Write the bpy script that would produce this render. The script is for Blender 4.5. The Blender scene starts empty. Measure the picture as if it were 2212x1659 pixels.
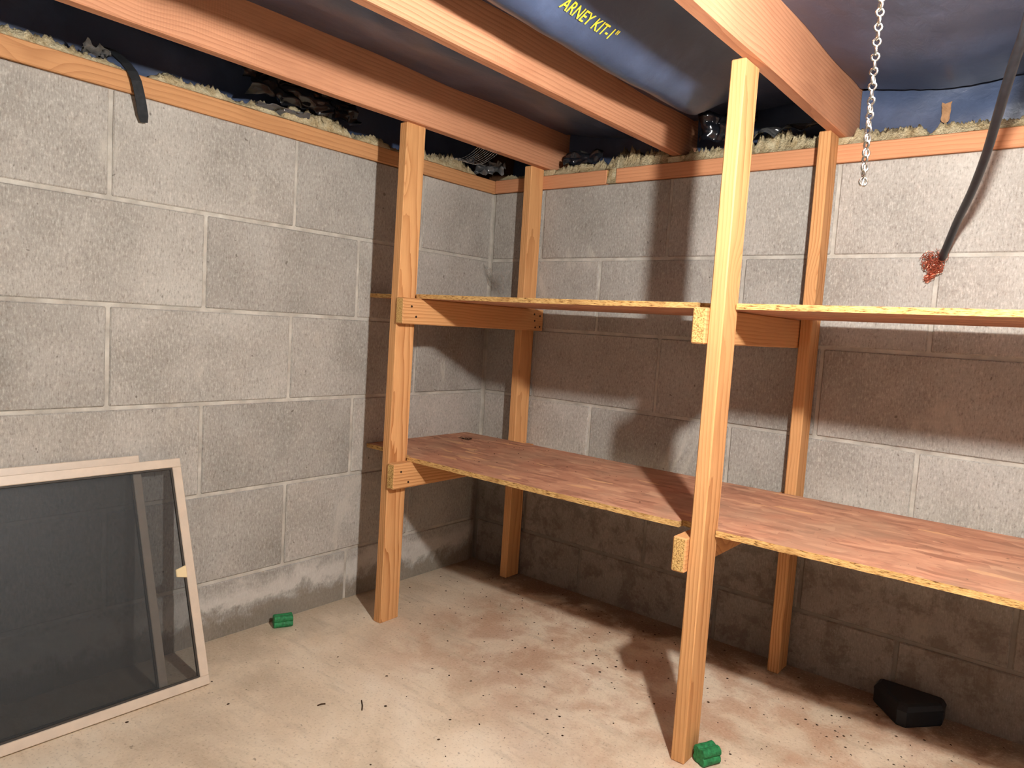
import bpy, bmesh, math, random
from mathutils import Vector, Matrix, noise

random.seed(7)
scene = bpy.context.scene
COL = scene.collection

# ------------------------------------------------------------------ camera
CAM = Vector((2.22675, -2.53024, 1.12793))
YAW, PITCH, ROLL, FPX = -0.68164, -0.0820, 0.06115, 1543.8
fw = Vector((math.sin(YAW)*math.cos(PITCH), math.cos(YAW)*math.cos(PITCH), math.sin(PITCH)))
r0 = fw.cross(Vector((0, 0, 1))).normalized()
u0 = r0.cross(fw)
rt = math.cos(ROLL)*r0 + math.sin(ROLL)*u0
up = -math.sin(ROLL)*r0 + math.cos(ROLL)*u0
cam_data = bpy.data.cameras.new('camera')
cam_data.sensor_fit = 'HORIZONTAL'
cam_data.sensor_width = 36.0
cam_data.lens = 36.0*FPX/2212.0
cam_data.clip_start = 0.02
cam = bpy.data.objects.new('camera', cam_data)
M = Matrix((rt, up, -fw)).transposed().to_4x4()
M.translation = CAM
cam.matrix_world = M
COL.objects.link(cam)
scene.camera = cam

# ------------------------------------------------------------------ world, exposure
world = bpy.data.worlds.new('basement_dark')
scene.world = world
world.use_nodes = True
world.node_tree.nodes['Background'].inputs[0].default_value = (0.5, 0.55, 0.6, 1)
world.node_tree.nodes['Background'].inputs[1].default_value = 0.02
vs = scene.view_settings
vs.view_transform = 'Standard'
vs.look = 'None'
vs.gamma = 1.0
vs.use_curve_mapping = False
vs.exposure = 1.45
scene.cycles.use_denoising = True
scene.cycles.max_bounces = 8
scene.cycles.diffuse_bounces = 6
scene.cycles.transparent_max_bounces = 12
scene.cycles.use_adaptive_sampling = True
scene.cycles.adaptive_threshold = 0.07
scene.cycles.adaptive_min_samples = 12

LIGHT = Vector((2.13, -1.65, 1.635))       # the bulb under the fourth joist
BULB_STRENGTH = 1150.0

# ------------------------------------------------------------------ colour helper
def s2l(r, g, b):
    def f(c):
        c /= 255.0
        return c/12.92 if c <= 0.04045 else ((c+0.055)/1.055)**2.4
    return (f(r), f(g), f(b), 1.0)

# ------------------------------------------------------------------ node helpers
class NT:
    def __init__(self, name):
        self.m = bpy.data.materials.new(name)
        self.m.use_nodes = True
        self.t = self.m.node_tree
        self.t.nodes.clear()
        self.out = self.t.nodes.new('ShaderNodeOutputMaterial')
    def n(self, typ, ins=None, **kw):
        nd = self.t.nodes.new(typ)
        for k, v in kw.items():
            setattr(nd, k, v)
        if ins:
            for k, v in ins.items():
                s = nd.inputs[k]
                if isinstance(v, bpy.types.NodeSocket):
                    self.t.links.new(v, s)
                else:
                    s.default_value = v
        return nd
    def math(self, op, a, b=None, clamp=False):
        nd = self.t.nodes.new('ShaderNodeMath'); nd.operation = op; nd.use_clamp = clamp
        for i, v in enumerate((a, b)):
            if v is None: continue
            if isinstance(v, bpy.types.NodeSocket): self.t.links.new(v, nd.inputs[i])
            else: nd.inputs[i].default_value = v
        return nd.outputs[0]
    def vmath(self, op, a, b=None):
        nd = self.t.nodes.new('ShaderNodeVectorMath'); nd.operation = op
        for i, v in enumerate((a, b)):
            if v is None: continue
            if isinstance(v, bpy.types.NodeSocket): self.t.links.new(v, nd.inputs[i])
            else: nd.inputs[i].default_value = v
        return nd.outputs[0]
    def mix(self, fac, a, b, typ='MIX'):
        nd = self.t.nodes.new('ShaderNodeMix'); nd.data_type = 'RGBA'; nd.blend_type = typ
        for i, v in ((0, fac), (6, a), (7, b)):
            if isinstance(v, bpy.types.NodeSocket): self.t.links.new(v, nd.inputs[i])
            else: nd.inputs[i].default_value = v
        return nd.outputs[2]
    def ramp(self, fac, stops, interp='LINEAR'):
        nd = self.t.nodes.new('ShaderNodeValToRGB')
        cr = nd.color_ramp; cr.interpolation = interp
        while len(cr.elements) < len(stops): cr.elements.new(0.5)
        for e, (p, c) in zip(cr.elements, stops):
            e.position = p
            e.color = c if len(c) == 4 else (c[0], c[1], c[2], 1)
        self.t.links.new(fac, nd.inputs[0])
        return nd.outputs[0]
    def step(self, fac, a, b):
        nd = self.t.nodes.new('ShaderNodeMapRange'); nd.interpolation_type = 'SMOOTHSTEP'
        self.t.links.new(fac, nd.inputs[0])
        nd.inputs[1].default_value = a; nd.inputs[2].default_value = b
        return nd.outputs[0]
    def noise(self, vec, scale, detail=4.0, rough=0.55, dist=0.0):
        nd = self.n('ShaderNodeTexNoise', {'Vector': vec, 'Scale': scale, 'Detail': detail, 'Roughness': rough, 'Distortion': dist})
        return nd
    def scaled(self, vec, s, rot=(0, 0, 0)):
        return self.n('ShaderNodeMapping', {'Vector': vec, 'Scale': s, 'Rotation': rot}).outputs[0]
    def objvec(self):
        tc = self.n('ShaderNodeTexCoord').outputs['Object']
        rnd = self.n('ShaderNodeObjectInfo').outputs['Random']
        off = self.n('ShaderNodeCombineXYZ', {0: self.math('MULTIPLY', rnd, 3.7), 1: self.math('MULTIPLY', rnd, 5.3), 2: self.math('MULTIPLY', rnd, 8.9)}).outputs[0]
        return self.vmath('ADD', tc, off), rnd
    def principled(self, color, rough=0.8, spec=0.3, bump=None, bstr=0.3, bdist=0.002, metal=0.0):
        p = self.n('ShaderNodeBsdfPrincipled')
        for k, v in (('Base Color', color), ('Roughness', rough), ('Specular IOR Level', spec), ('Metallic', metal)):
            if isinstance(v, bpy.types.NodeSocket): self.t.links.new(v, p.inputs[k])
            else: p.inputs[k].default_value = v
        if bump is not None:
            b = self.n('ShaderNodeBump', {'Height': bump, 'Strength': bstr, 'Distance': bdist})
            self.t.links.new(b.outputs[0], p.inputs['Normal'])
        self.t.links.new(p.outputs[0], self.out.inputs[0])
        return p

def plain(name, col, rough=0.6, spec=0.4, metal=0.0, nscale=None, namt=0.15, bump=0.0):
    t = NT(name)
    v, _ = t.objvec()
    c = col; h = None
    if nscale:
        nz = t.noise(v, nscale, 5, 0.6).outputs[0]
        dark = tuple(x*(1-namt*2) for x in col[:3])+(1,)
        lite = tuple(min(1, x*(1+namt)) for x in col[:3])+(1,)
        c = t.ramp(nz, [(0.3, dark), (0.7, lite)])
        if bump: h = nz
    t.principled(c, rough, spec, h, bump, 0.003, metal)
    return t.m

# ---- concrete block
def block_material():
    t = NT('concrete_block_face')
    v, rnd = t.objvec()
    pos = t.n('ShaderNodeNewGeometry').outputs['Position']
    big = t.noise(v, 3.2, 5, 0.6).outputs[0]
    sep = t.n('ShaderNodeSeparateXYZ', {0: pos})
    X, Y, Z = sep.outputs
    scr = t.noise(t.scaled(pos, (1.0, 1.0, 0.30), (0.12, 0.12, 0)), 240, 3, 0.65).outputs[0]
    grit = t.noise(pos, 95, 4, 0.7).outputs[0]
    base = t.ramp(big, [(0.25, s2l(148, 143, 135)), (0.5, s2l(170, 165, 157)), (0.8, s2l(188, 184, 176))])
    tex = t.math('ADD', t.math('MULTIPLY', scr, 0.6), t.math('MULTIPLY', grit, 0.4))
    base = t.mix(t.math('MULTIPLY', t.step(tex, 0.48, 0.68), 0.62), base, s2l(210, 206, 198))
    base = t.mix(t.math('MULTIPLY', t.step(tex, 0.48, 0.33), 0.55), base, s2l(110, 102, 92))
    tint = t.ramp(rnd, [(0.0, (0.86, 0.86, 0.86)), (0.5, (0.96, 0.96, 0.955)), (1.0, (1.05, 1.04, 1.03))])
    base = t.mix(1.0, base, tint, 'MULTIPLY')
    # mortar smears
    sm = t.noise(t.scaled(pos, (1, 1, 0.45)), 4.5, 5, 0.62, 0.6).outputs[0]
    base = t.mix(t.math('MULTIPLY', t.step(sm, 0.62, 0.70), 0.45), base, s2l(196, 190, 178))
    # dark specks
    sp = t.noise(pos, 42, 2, 0.5).outputs[0]
    base = t.mix(t.math('MULTIPLY', t.step(sp, 0.72, 0.76), 0.6), base, s2l(80, 70, 62))
    # salt bloom and damp at the foot of the walls
    low = t.step(Z, 0.30, 0.02)
    ef = t.noise(pos, 9, 6, 0.65, 0.4).outputs[0]
    edge = t.math('ADD', Z, t.math('MULTIPLY', t.math('SUBTRACT', ef, 0.5), 0.22))
    band = t.math('MULTIPLY', t.step(edge, 0.085, 0.115), t.step(edge, 0.20, 0.125))
    leftw = t.step(X, 0.05, 0.02)
    base = t.mix(t.math('MULTIPLY', t.math('MULTIPLY', band, leftw), 0.6), base, s2l(214, 210, 202))
    base = t.mix(t.math('MULTIPLY', t.math('MULTIPLY', t.step(edge, 0.095, 0.05), leftw), 0.6), base, s2l(118, 105, 86))
    # mildew on the right wall low down, then under-shelf shade painted over it
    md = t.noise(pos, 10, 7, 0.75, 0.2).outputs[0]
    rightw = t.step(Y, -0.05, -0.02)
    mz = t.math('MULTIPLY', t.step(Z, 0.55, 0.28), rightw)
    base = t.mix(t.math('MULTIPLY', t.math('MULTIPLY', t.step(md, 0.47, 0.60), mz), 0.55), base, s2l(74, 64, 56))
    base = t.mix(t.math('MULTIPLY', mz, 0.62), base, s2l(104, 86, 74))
    h = t.math('ADD', t.math('MULTIPLY', tex, 1.0), t.math('MULTIPLY', big, 0.4))
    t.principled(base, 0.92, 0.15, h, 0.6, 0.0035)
    return t.m

def mortar_material():
    t = NT('grey_mortar')
    pos = t.n('ShaderNodeNewGeometry').outputs['Position']
    a = t.noise(pos, 14, 5, 0.6).outputs[0]
    g = t.noise(pos, 160, 3, 0.6).outputs[0]
    c = t.ramp(a, [(0.3, s2l(160, 154, 144)), (0.7, s2l(205, 200, 189))])
    X, Y, Z = t.n('ShaderNodeSeparateXYZ', {0: pos}).outputs
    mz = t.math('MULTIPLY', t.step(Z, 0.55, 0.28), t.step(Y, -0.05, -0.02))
    c = t.mix(t.math('MULTIPLY', mz, 0.75), c, s2l(92, 78, 68))  # shade below the lower shelf painted into the mortar colour too
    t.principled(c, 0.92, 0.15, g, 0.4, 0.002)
    return t.m

def floor_material():
    t = NT('stained_concrete_floor')
    pos = t.n('ShaderNodeNewGeometry').outputs['Position']
    X, Y, Z = t.n('ShaderNodeSeparateXYZ', {0: pos}).outputs
    a = t.noise(pos, 2.2, 6, 0.62, 0.5).outputs[0]
    b = t.noise(t.scaled(pos, (1, 1, 1)), 6.5, 6, 0.65, 0.3).outputs[0]
    streak = t.noise(t.scaled(pos, (1.0, 5.0, 1), (0, 0, 0.9)), 5, 5, 0.6).outputs[0]
    fine = t.noise(pos, 120, 4, 0.65).outputs[0]
    c = t.ramp(a, [(0.28, s2l(192, 172, 146)), (0.5, s2l(226, 207, 180)), (0.72, s2l(240, 226, 203))])
    c = t.mix(t.math('MULTIPLY', t.step(streak, 0.52, 0.72), 0.30), c, s2l(170, 152, 128))
    # reddish stain under the shelves
    under = t.math('MULTIPLY', t.step(Y, -1.25, -0.65), t.step(X, 0.25, 0.5))
    c = t.mix(t.math('MULTIPLY', t.math('MULTIPLY', t.step(b, 0.40, 0.62), under), 0.62), c, s2l(190, 146, 116))
    # darker brown close to the right wall
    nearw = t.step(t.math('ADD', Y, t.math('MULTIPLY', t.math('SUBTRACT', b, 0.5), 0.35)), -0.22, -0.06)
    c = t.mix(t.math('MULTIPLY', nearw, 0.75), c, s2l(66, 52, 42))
    # darker grey-brown along the left wall
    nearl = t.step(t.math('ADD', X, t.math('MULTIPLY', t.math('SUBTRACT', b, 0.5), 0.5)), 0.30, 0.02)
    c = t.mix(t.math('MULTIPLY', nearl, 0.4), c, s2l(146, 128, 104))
    sp = t.noise(pos, 34, 3, 0.6).outputs[0]
    c = t.mix(t.math('MULTIPLY', t.step(sp, 0.68, 0.74), 0.55), c, s2l(96, 80, 64))
    sp2 = t.noise(pos, 90, 2, 0.5).outputs[0]
    c = t.mix(t.math('MULTIPLY', t.step(sp2, 0.70, 0.76), 0.4), c, s2l(90, 74, 60))
    c = t.mix(t.math('MULTIPLY', t.step(fine, 0.5, 0.75), 0.30), c, s2l(236, 224, 204))
    c = t.mix(t.math('MULTIPLY', t.step(fine, 0.46, 0.30), 0.45), c, s2l(150, 128, 104))
    h = t.math('ADD', t.math('MULTIPLY', fine, 0.5), t.math('MULTIPLY', b, 0.9))
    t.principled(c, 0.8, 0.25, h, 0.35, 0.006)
    return t.m

def wood_material(name, axis, lite, dark, ring=46.0, contrast=0.75, pith=(0.05, 0.03), stain=0.3, saw=0.0, knots=0.5):
    t = NT(name)
    v, rnd = t.objvec()
    tc = t.n('ShaderNodeTexCoord').outputs['Object']
    k = {'X': 0, 'Y': 1, 'Z': 2}[axis]
    # knots: the rings bend around them
    kv = [1.0, 1.0, 1.0]; kv[k] = 0.62
    kn = t.n('ShaderNodeTexVoronoi', {'Vector': t.scaled(v, kv), 'Scale': 3.4, 'Randomness': 1.0}).outputs['Distance']
    bend = t.math('MULTIPLY', t.math('POWER', t.step(kn, 0.42, 0.0), 2.0), 0.035)
    sc = [1.0, 1.0, 1.0]; sc[k] = 0.075
    loc = [pith[0], pith[0], pith[0]]; loc[(k+1) % 3] = pith[0]; loc[(k+2) % 3] = pith[1]
    rot = [0.16, 0.16, 0.16]; rot[k] = 0
    rs = t.n('ShaderNodeCombineXYZ', {i: (t.math('MULTIPLY', rnd, 3.0) if i == k else t.math('MULTIPLY', rnd, 0.05)) for i in range(3)}).outputs[0]
    p = t.n('ShaderNodeMapping', {'Vector': t.vmath('ADD', tc, rs), 'Scale': sc, 'Location': loc, 'Rotation': rot}).outputs[0]
    wv = [1.0, 1.0, 1.0]; wv[k] = 0.25
    warp = t.noise(t.scaled(v, wv), 7.0, 3, 0.55).outputs[1]
    p = t.vmath('ADD', p, t.vmath('MULTIPLY', t.vmath('SUBTRACT', warp, (0.5, 0.5, 0.5)), tuple(0.0 if i == k else 0.030 for i in range(3))))
    p = t.vmath('ADD', p, t.n('ShaderNodeCombineXYZ', {i: (0.0 if i == k else bend) for i in range(3)}).outputs[0])
    w = t.n('ShaderNodeTexWave', {'Vector': p, 'Scale': ring, 'Distortion': 1.2, 'Detail': 2.0, 'Detail Scale': 2.0, 'Detail Roughness': 0.5},
            wave_type='RINGS', rings_direction=axis, wave_profile='SAW').outputs[0]
    sv = [1.0, 1.0, 1.0]; sv[k] = 0.03
    fib = t.noise(t.scaled(v, sv), 260, 3, 0.6).outputs[0]
    big = t.noise(t.scaled(v, [1.0 if i != k else 0.35 for i in range(3)]), 5.5, 4, 0.6).outputs[0]
    vis = t.step(t.noise(t.scaled(v, wv), 4.0, 2, 0.5).outputs[0], 0.32, 0.62)
    ringf = t.math('MULTIPLY', t.math('POWER', w, 2.6), t.math('ADD', t.math('MULTIPLY', vis, 0.7), 0.3))
    c = t.mix(t.math('MULTIPLY', ringf, contrast), lite, dark)
    c = t.mix(t.math('MULTIPLY', t.step(fib, 0.45, 0.75), 0.22), c, dark)
    c = t.mix(t.math('MULTIPLY', t.step(big, 0.52, 0.74), stain), c, tuple(x*0.66 for x in dark[:3])+(1,))
    kf = t.math('MULTIPLY', t.step(kn, 0.085, 0.03), knots)
    c = t.mix(kf, c, tuple(x*0.30 for x in dark[:3])+(1,))
    val = t.ramp(rnd, [(0, (0.92, 0.92, 0.92)), (1, (1.05, 1.045, 1.04))])
    c = t.mix(1.0, c, val, 'MULTIPLY')
    h = t.math('ADD', t.math('MULTIPLY', fib, 0.6), t.math('MULTIPLY', w, 0.3))
    if saw:
        swn = t.n('ShaderNodeTexWave', {'Vector': t.vmath('ADD', tc, rs), 'Scale': 40.0, 'Distortion': 2.5, 'Detail': 2.0}, wave_type='BANDS', bands_direction=axis).outputs[0]
        msk = t.step(t.noise(v, 3.5, 2, 0.5).outputs[0], 0.56, 0.68)
        c = t.mix(t.math('MULTIPLY', t.math('MULTIPLY', msk, swn), 0.10), c, tuple(x*0.5 for x in dark[:3])+(1,))
    t.principled(c, 0.72, 0.22, h, 0.3, 0.0022)
    return t.m

def endgrain_material():
    t = NT('pale_end_grain')
    v, rnd = t.objvec()
    sp = t.noise(v, 330, 3, 0.6).outputs[0]
    w = t.n('ShaderNodeTexWave', {'Vector': v, 'Scale': 60.0, 'Distortion': 3.0, 'Detail': 2.0}, wave_type='RINGS', rings_direction='Y').outputs[0]
    c = t.ramp(sp, [(0.38, s2l(128, 92, 50)), (0.5, s2l(208, 168, 104)), (0.7, s2l(224, 190, 126))])
    c = t.mix(t.math('MULTIPLY', w, 0.25), c, s2l(176, 132, 76))
    t.principled(c, 0.8, 0.2, sp, 0.4, 0.002)
    return t.m

def osb_material():
    t = NT('strand_board_face')
    tc = t.n('ShaderNodeTexCoord').outputs['Object']
    wob = t.noise(tc, 8, 2, 0.5).outputs[1]
    v = t.vmath('ADD', tc, t.vmath('MULTIPLY', t.vmath('SUBTRACT', wob, (0.5, 0.5, 0.5)), (0.05, 0.05, 0.0)))
    def layer(rot, sx, sy):
        m = t.n('ShaderNodeMapping', {'Vector': v, 'Scale': (sx, sy, 1), 'Rotation': (0, 0, rot)}).outputs[0]
        return t.n('ShaderNodeTexVoronoi', {'Vector': m, 'Scale': 1.0, 'Randomness': 1.0}, voronoi_dimensions='2D').outputs['Color']
    A = t.n('ShaderNodeSeparateColor', {0: layer(0.12, 11, 42)}).outputs[0]
    B = t.n('ShaderNodeSeparateColor', {0: layer(-0.42, 13, 44)}).outputs[1]
    Cc = t.n('ShaderNodeSeparateColor', {0: layer(0.6, 13, 46)}).outputs[2]
    sel = t.noise(tc, 9, 3, 0.6).outputs[0]
    f = t.math('ADD', t.math('MULTIPLY', A, t.step(sel, 0.62, 0.48)), t.math('MULTIPLY', B, t.step(sel, 0.48, 0.62)))
    f = t.math('ADD', t.math('MULTIPLY', f, 0.7), t.math('MULTIPLY', Cc, 0.3))
    c = t.ramp(f, [(0.10, s2l(164, 114, 90)), (0.42, s2l(190, 136, 108)), (0.72, s2l(202, 150, 120)), (0.95, s2l(218, 168, 134))])
    fib = t.noise(t.scaled(tc, (0.12, 1, 1)), 190, 3, 0.6).outputs[0]
    c = t.mix(t.math('MULTIPLY', t.step(fib, 0.5, 0.75), 0.22), c, s2l(146, 98, 72))
    flake = t.step(A, 0.965, 0.975)
    c = t.mix(t.math('MULTIPLY', flake, 0.7), c, s2l(226, 176, 128))
    dirt = t.noise(tc, 3.2, 5, 0.6).outputs[0]
    c = t.mix(t.math('MULTIPLY', t.step(dirt, 0.44, 0.66), 0.5), c, s2l(176, 144, 118))
    sp = t.noise(tc, 70, 2, 0.5).outputs[0]
    c = t.mix(t.math('MULTIPLY', t.step(sp, 0.73, 0.76), 0.7), c, s2l(70, 48, 36))
    h = t.math('ADD', f, t.math('MULTIPLY', fib, 0.3))
    t.principled(c, 0.72, 0.25, h, 0.3, 0.002)
    return t.m

def osb_edge_material():
    t = NT('strand_board_edge')
    tc = t.n('ShaderNodeTexCoord').outputs['Object']
    a = t.noise(t.scaled(tc, (0.25, 1, 1.6)), 240, 4, 0.65).outputs[0]
    b = t.noise(tc, 9, 3, 0.6).outputs[0]
    c = t.ramp(a, [(0.34, s2l(96, 62, 34)), (0.46, s2l(196, 152, 92)), (0.7, s2l(228, 192, 130))])
    c = t.mix(t.math('MULTIPLY', t.step(b, 0.5, 0.7), 0.35), c, s2l(150, 104, 62))
    t.principled(c, 0.85, 0.15, a, 0.6, 0.003)
    return t.m

def plastic_material(name, col, rough, spec, wr=30, bstr=0.25):
    t = NT(name)
    pos = t.n('ShaderNodeNewGeometry').outputs['Position']
    a = t.noise(t.scaled(pos, (1, 0.5, 1)), wr, 4, 0.55, 0.6).outputs[0]
    d = t.noise(pos, 5, 5, 0.6).outputs[0]
    c = t.mix(t.math('MULTIPLY', t.step(d, 0.45, 0.7), 0.5), col, tuple(min(1, x*1.7+0.012) for x in col[:3])+(1,))
    t.principled(c, rough, spec, a, bstr, 0.006)
    return t.m

def insulation_material():
    t = NT('yellow_glass_wool')
    v, _ = t.objvec()
    a = t.noise(v, 26, 6, 0.7, 0.6).outputs[0]
    b = t.noise(v, 140, 4, 0.7, 0.5).outputs[0]
    c = t.ramp(a, [(0.28, s2l(140, 112, 80)), (0.42, s2l(214, 192, 148)), (0.7, s2l(242, 230, 194))])
    t.principled(c, 0.95, 0.05, t.math('ADD', a, b), 1.0, 0.012)
    return t.m

def screen_material():
    t = NT('dark_insect_mesh')
    tr = t.n('ShaderNodeBsdfTransparent', {0: (0.92, 0.93, 0.94, 1)})
    p = t.n('ShaderNodeBsdfPrincipled', {'Base Color': (0.030, 0.032, 0.033, 1), 'Roughness': 0.5, 'Specular IOR Level': 0.35})
    mx = t.n('ShaderNodeMixShader', {0: 0.56, 1: tr.outputs[0], 2: p.outputs[0]})
    t.t.links.new(mx.outputs[0], t.out.inputs[0])
    return t.m

def web_material():
    t = NT('dusty_cobweb')
    v, _ = t.objvec()
    a = t.noise(v, 46, 5, 0.7, 1.2).outputs[0]
    tr = t.n('ShaderNodeBsdfTransparent')
    p = t.n('ShaderNodeBsdfPrincipled', {'Base Color': s2l(190, 184, 176), 'Roughness': 0.9, 'Specular IOR Level': 0.1})
    f = t.math('MULTIPLY', t.step(a, 0.32, 0.66), 0.62)
    mx = t.n('ShaderNodeMixShader', {0: f, 1: tr.outputs[0], 2: p.outputs[0]})
    t.t.links.new(mx.outputs[0], t.out.inputs[0])
    return t.m

MAT = {}
MAT['block'] = block_material()
MAT['mortar'] = mortar_material()
MAT['bounce_wall'] = plain('grey_bounce_wall', s2l(160, 157, 154), 0.8, 0.2, 0, 6, 0.03)  # unseen walls, grey tone set for the light they bounce back
MAT['floor'] = floor_material()
P_L, P_D = s2l(216, 162, 108), s2l(166, 104, 56)
J_L, J_D = s2l(206, 148, 112), s2l(150, 90, 62)
MAT['post'] = wood_material('yellow_pine_upright', 'Z', P_L, P_D, 34, 0.95, (0.075, 0.04), 0.10, 0, 0.25)
MAT['cross'] = wood_material('yellow_pine_crosspiece', 'Y', P_L, P_D, 30, 0.9, (0.06, 0.03), 0.10, 0, 0.2)
MAT['joist'] = wood_material('reddish_joist_wood', 'Y', J_L, J_D, 26, 0.6, (0.10, 0.05), 0.28, 0.5, 0.8)
MAT['plate_y'] = wood_material('reddish_plate_wood_left', 'Y', s2l(204, 150, 102), s2l(156, 100, 60), 26, 0.5, (0.08, 0.05), 0.2)
MAT['plate_x'] = wood_material('reddish_plate_wood_right', 'X', s2l(206, 146, 106), s2l(160, 98, 64), 26, 0.5, (0.08, 0.05), 0.2)
MAT['end'] = endgrain_material()
MAT['osb'] = osb_material()
MAT['osb_edge'] = osb_edge_material()
MAT['vapor'] = plastic_material('black_vapor_barrier_haze_tint', (0.050, 0.072, 0.132, 1), 0.36, 0.6)  # black plastic, with lens flare haze painted in as a blue tint
MAT['wrap'] = plastic_material('shiny_black_plastic', (0.008, 0.009, 0.012, 1), 0.16, 0.6, 30, 0.2)
MAT['clear'] = plastic_material('grey_clear_plastic', (0.07, 0.07, 0.07, 1), 0.10, 0.9, 40, 0.4)
MAT['wool'] = insulation_material()
MAT['subfloor'] = plain('dark_subfloor_boards', s2l(96, 72, 52), 0.9, 0.1, 0, 8, 0.2)
MAT['rim'] = plain('dark_rim_board', s2l(110, 78, 54), 0.9, 0.1, 0, 8, 0.2)
MAT['frame'] = plain('almond_enamelled_aluminium', s2l(206, 188, 168), 0.42, 0.4, 0, 30, 0.04)
MAT['frame_in'] = plain('dark_spline_rubber', s2l(62, 56, 50), 0.6, 0.3)
MAT['screen'] = screen_material()
MAT['tab'] = plain('cream_plastic_tab', s2l(226, 204, 160), 0.5, 0.3)
MAT['green'] = plain('green_wax_bait', s2l(44, 132, 78), 0.6, 0.35, 0, 120, 0.28, 0.5)
MAT['blackbox'] = plain('black_moulded_plastic', (0.012, 0.014, 0.018, 1), 0.5, 0.4, 0, 50, 0.1)
MAT['tube'] = plain('black_hose_rubber', (0.016, 0.018, 0.022, 1), 0.38, 0.5, 0, 60, 0.2)
MAT['strap'] = plain('matt_black_strap', (0.016, 0.017, 0.019, 1), 0.7, 0.3, 0, 60, 0.2)
MAT['copper'] = plain('bright_copper_wire', s2l(204, 124, 98), 0.35, 0.5, 0.85)
MAT['zinc'] = plain('galvanised_steel_wire', s2l(200, 198, 192), 0.25, 0.5, 1.0)
MAT['nail'] = plain('rusty_nail_head', s2l(70, 52, 42), 0.6, 0.4, 0.6)
MAT['yellow'] = plain('yellow_print', s2l(226, 208, 62), 0.6, 0.2)
MAT['debris'] = plain('dark_crumbs', s2l(70, 52, 38), 0.9, 0.1, 0, 40, 0.3)
MAT['porcelain'] = plain('white_porcelain', s2l(235, 232, 225), 0.3, 0.5)
MAT['web'] = web_material()
MAT['paper'] = plain('tan_kraft_paper', s2l(176, 136, 100), 0.85, 0.1, 0, 30, 0.15)
tb = NT('lit_bulb_glass')
em = tb.n('ShaderNodeEmission', {0: (1.0, 0.98, 0.945, 1), 1: BULB_STRENGTH})
tb.t.links.new(em.outputs[0], tb.out.inputs[0])
MAT['bulb'] = tb.m

# ------------------------------------------------------------------ object helpers
def link(name, me, mats, org, parent, smooth):
    for m in (mats if isinstance(mats, (list, tuple)) else [mats]):
        me.materials.append(MAT[m])
    if smooth:
        for p in me.polygons: p.use_smooth = True
    o = bpy.data.objects.new(name, me)
    COL.objects.link(o)
    o.location = org
    if parent is not None:
        o.parent = parent
        o.location = Vector(org) - world_loc(parent)
    return o

def world_loc(o):
    v = Vector(o.location)
    p = o.parent
    while p is not None:
        v += p.location; p = p.parent
    return v

def mesh_obj(name, verts, faces, mats, parent=None, org=None, smooth=False, fmats=None):
    if org is None:
        lo = [min(v[i] for v in verts) for i in range(3)]; hi = [max(v[i] for v in verts) for i in range(3)]
        org = ((lo[0]+hi[0])/2, (lo[1]+hi[1])/2, lo[2])
    org = Vector(org)
    me = bpy.data.meshes.new(name)
    me.from_pydata([tuple(Vector(v)-org) for v in verts], [], faces)
    if fmats:
        for p, k in zip(me.polygons, fmats): p.material_index = k
    me.update()
    return link(name, me, mats, org, parent, smooth)

def bm_obj(name, bm, mats, parent=None, org=None, smooth=False):
    vs_ = [v.co for v in bm.verts]
    if org is None:
        lo = [min(v[i] for v in vs_) for i in range(3)]; hi = [max(v[i] for v in vs_) for i in range(3)]
        org = ((lo[0]+hi[0])/2, (lo[1]+hi[1])/2, lo[2])
    org = Vector(org)
    bmesh.ops.translate(bm, verts=bm.verts, vec=-org)
    me = bpy.data.meshes.new(name)
    bm.to_mesh(me); bm.free()
    return link(name, me, mats, org, parent, smooth)

def box_bm(lo, hi, bevel=0.002, bm=None):
    b = bm or bmesh.new()
    r = bmesh.ops.create_cube(b, size=1.0)
    for v in r['verts']:
        v.co = Vector((lo[i] + (v.co[i]+0.5)*(hi[i]-lo[i]) for i in range(3)))
    if bevel > 0:
        es = list({e for v in r['verts'] for e in v.link_edges})
        bmesh.ops.bevel(b, geom=es, offset=bevel, segments=1, profile=0.5, affect='EDGES')
    return b

def box(name, lo, hi, mat, parent=None, bevel=0.002):
    return bm_obj(name, box_bm(lo, hi, bevel), mat, parent)

def empty(name, loc):
    o = bpy.data.objects.new(name, None)
    o.empty_display_size = 0.05
    COL.objects.link(o)
    o.location = loc
    return o

def tag(o, label, cat, group=None):
    o['label'] = label; o['category'] = cat
    if group: o['group'] = group
    return o

def struct(o, label=None):
    o['kind'] = 'structure'
    if label: o['label'] = label
    return o

def tube_mesh(pts, rad, seg=8, closed=False):
    pts = [Vector(p) for p in pts]
    V, F = [], []
    n = len(pts)
    prev = None
    for i, p in enumerate(pts):
        a = pts[(i-1) % n] if (closed or i > 0) else p
        b = pts[(i+1) % n] if (closed or i < n-1) else p
        d = (b-a).normalized()
        if prev is None:
            s = d.cross(Vector((0.31, 0.2, 0.93)))
            if s.length < 1e-3: s = d.cross(Vector((1, 0, 0)))
        else:
            s = prev - d*prev.dot(d)
        s.normalize(); prev = s.copy()
        t = d.cross(s)
        r = rad[i] if isinstance(rad, (list, tuple)) else rad
        for k in range(seg):
            an = 2*math.pi*k/seg
            V.append(p + s*math.cos(an)*r + t*math.sin(an)*r)
    m = n if closed else n-1
    for i in range(m):
        for k in range(seg):
            j = (i+1) % n
            F.append((i*seg+k, i*seg+(k+1) % seg, j*seg+(k+1) % seg, j*seg+k))
    if not closed:
        F.append(tuple(reversed(range(seg))))
        F.append(tuple((n-1)*seg+k for k in range(seg)))
    return V, F

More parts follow.
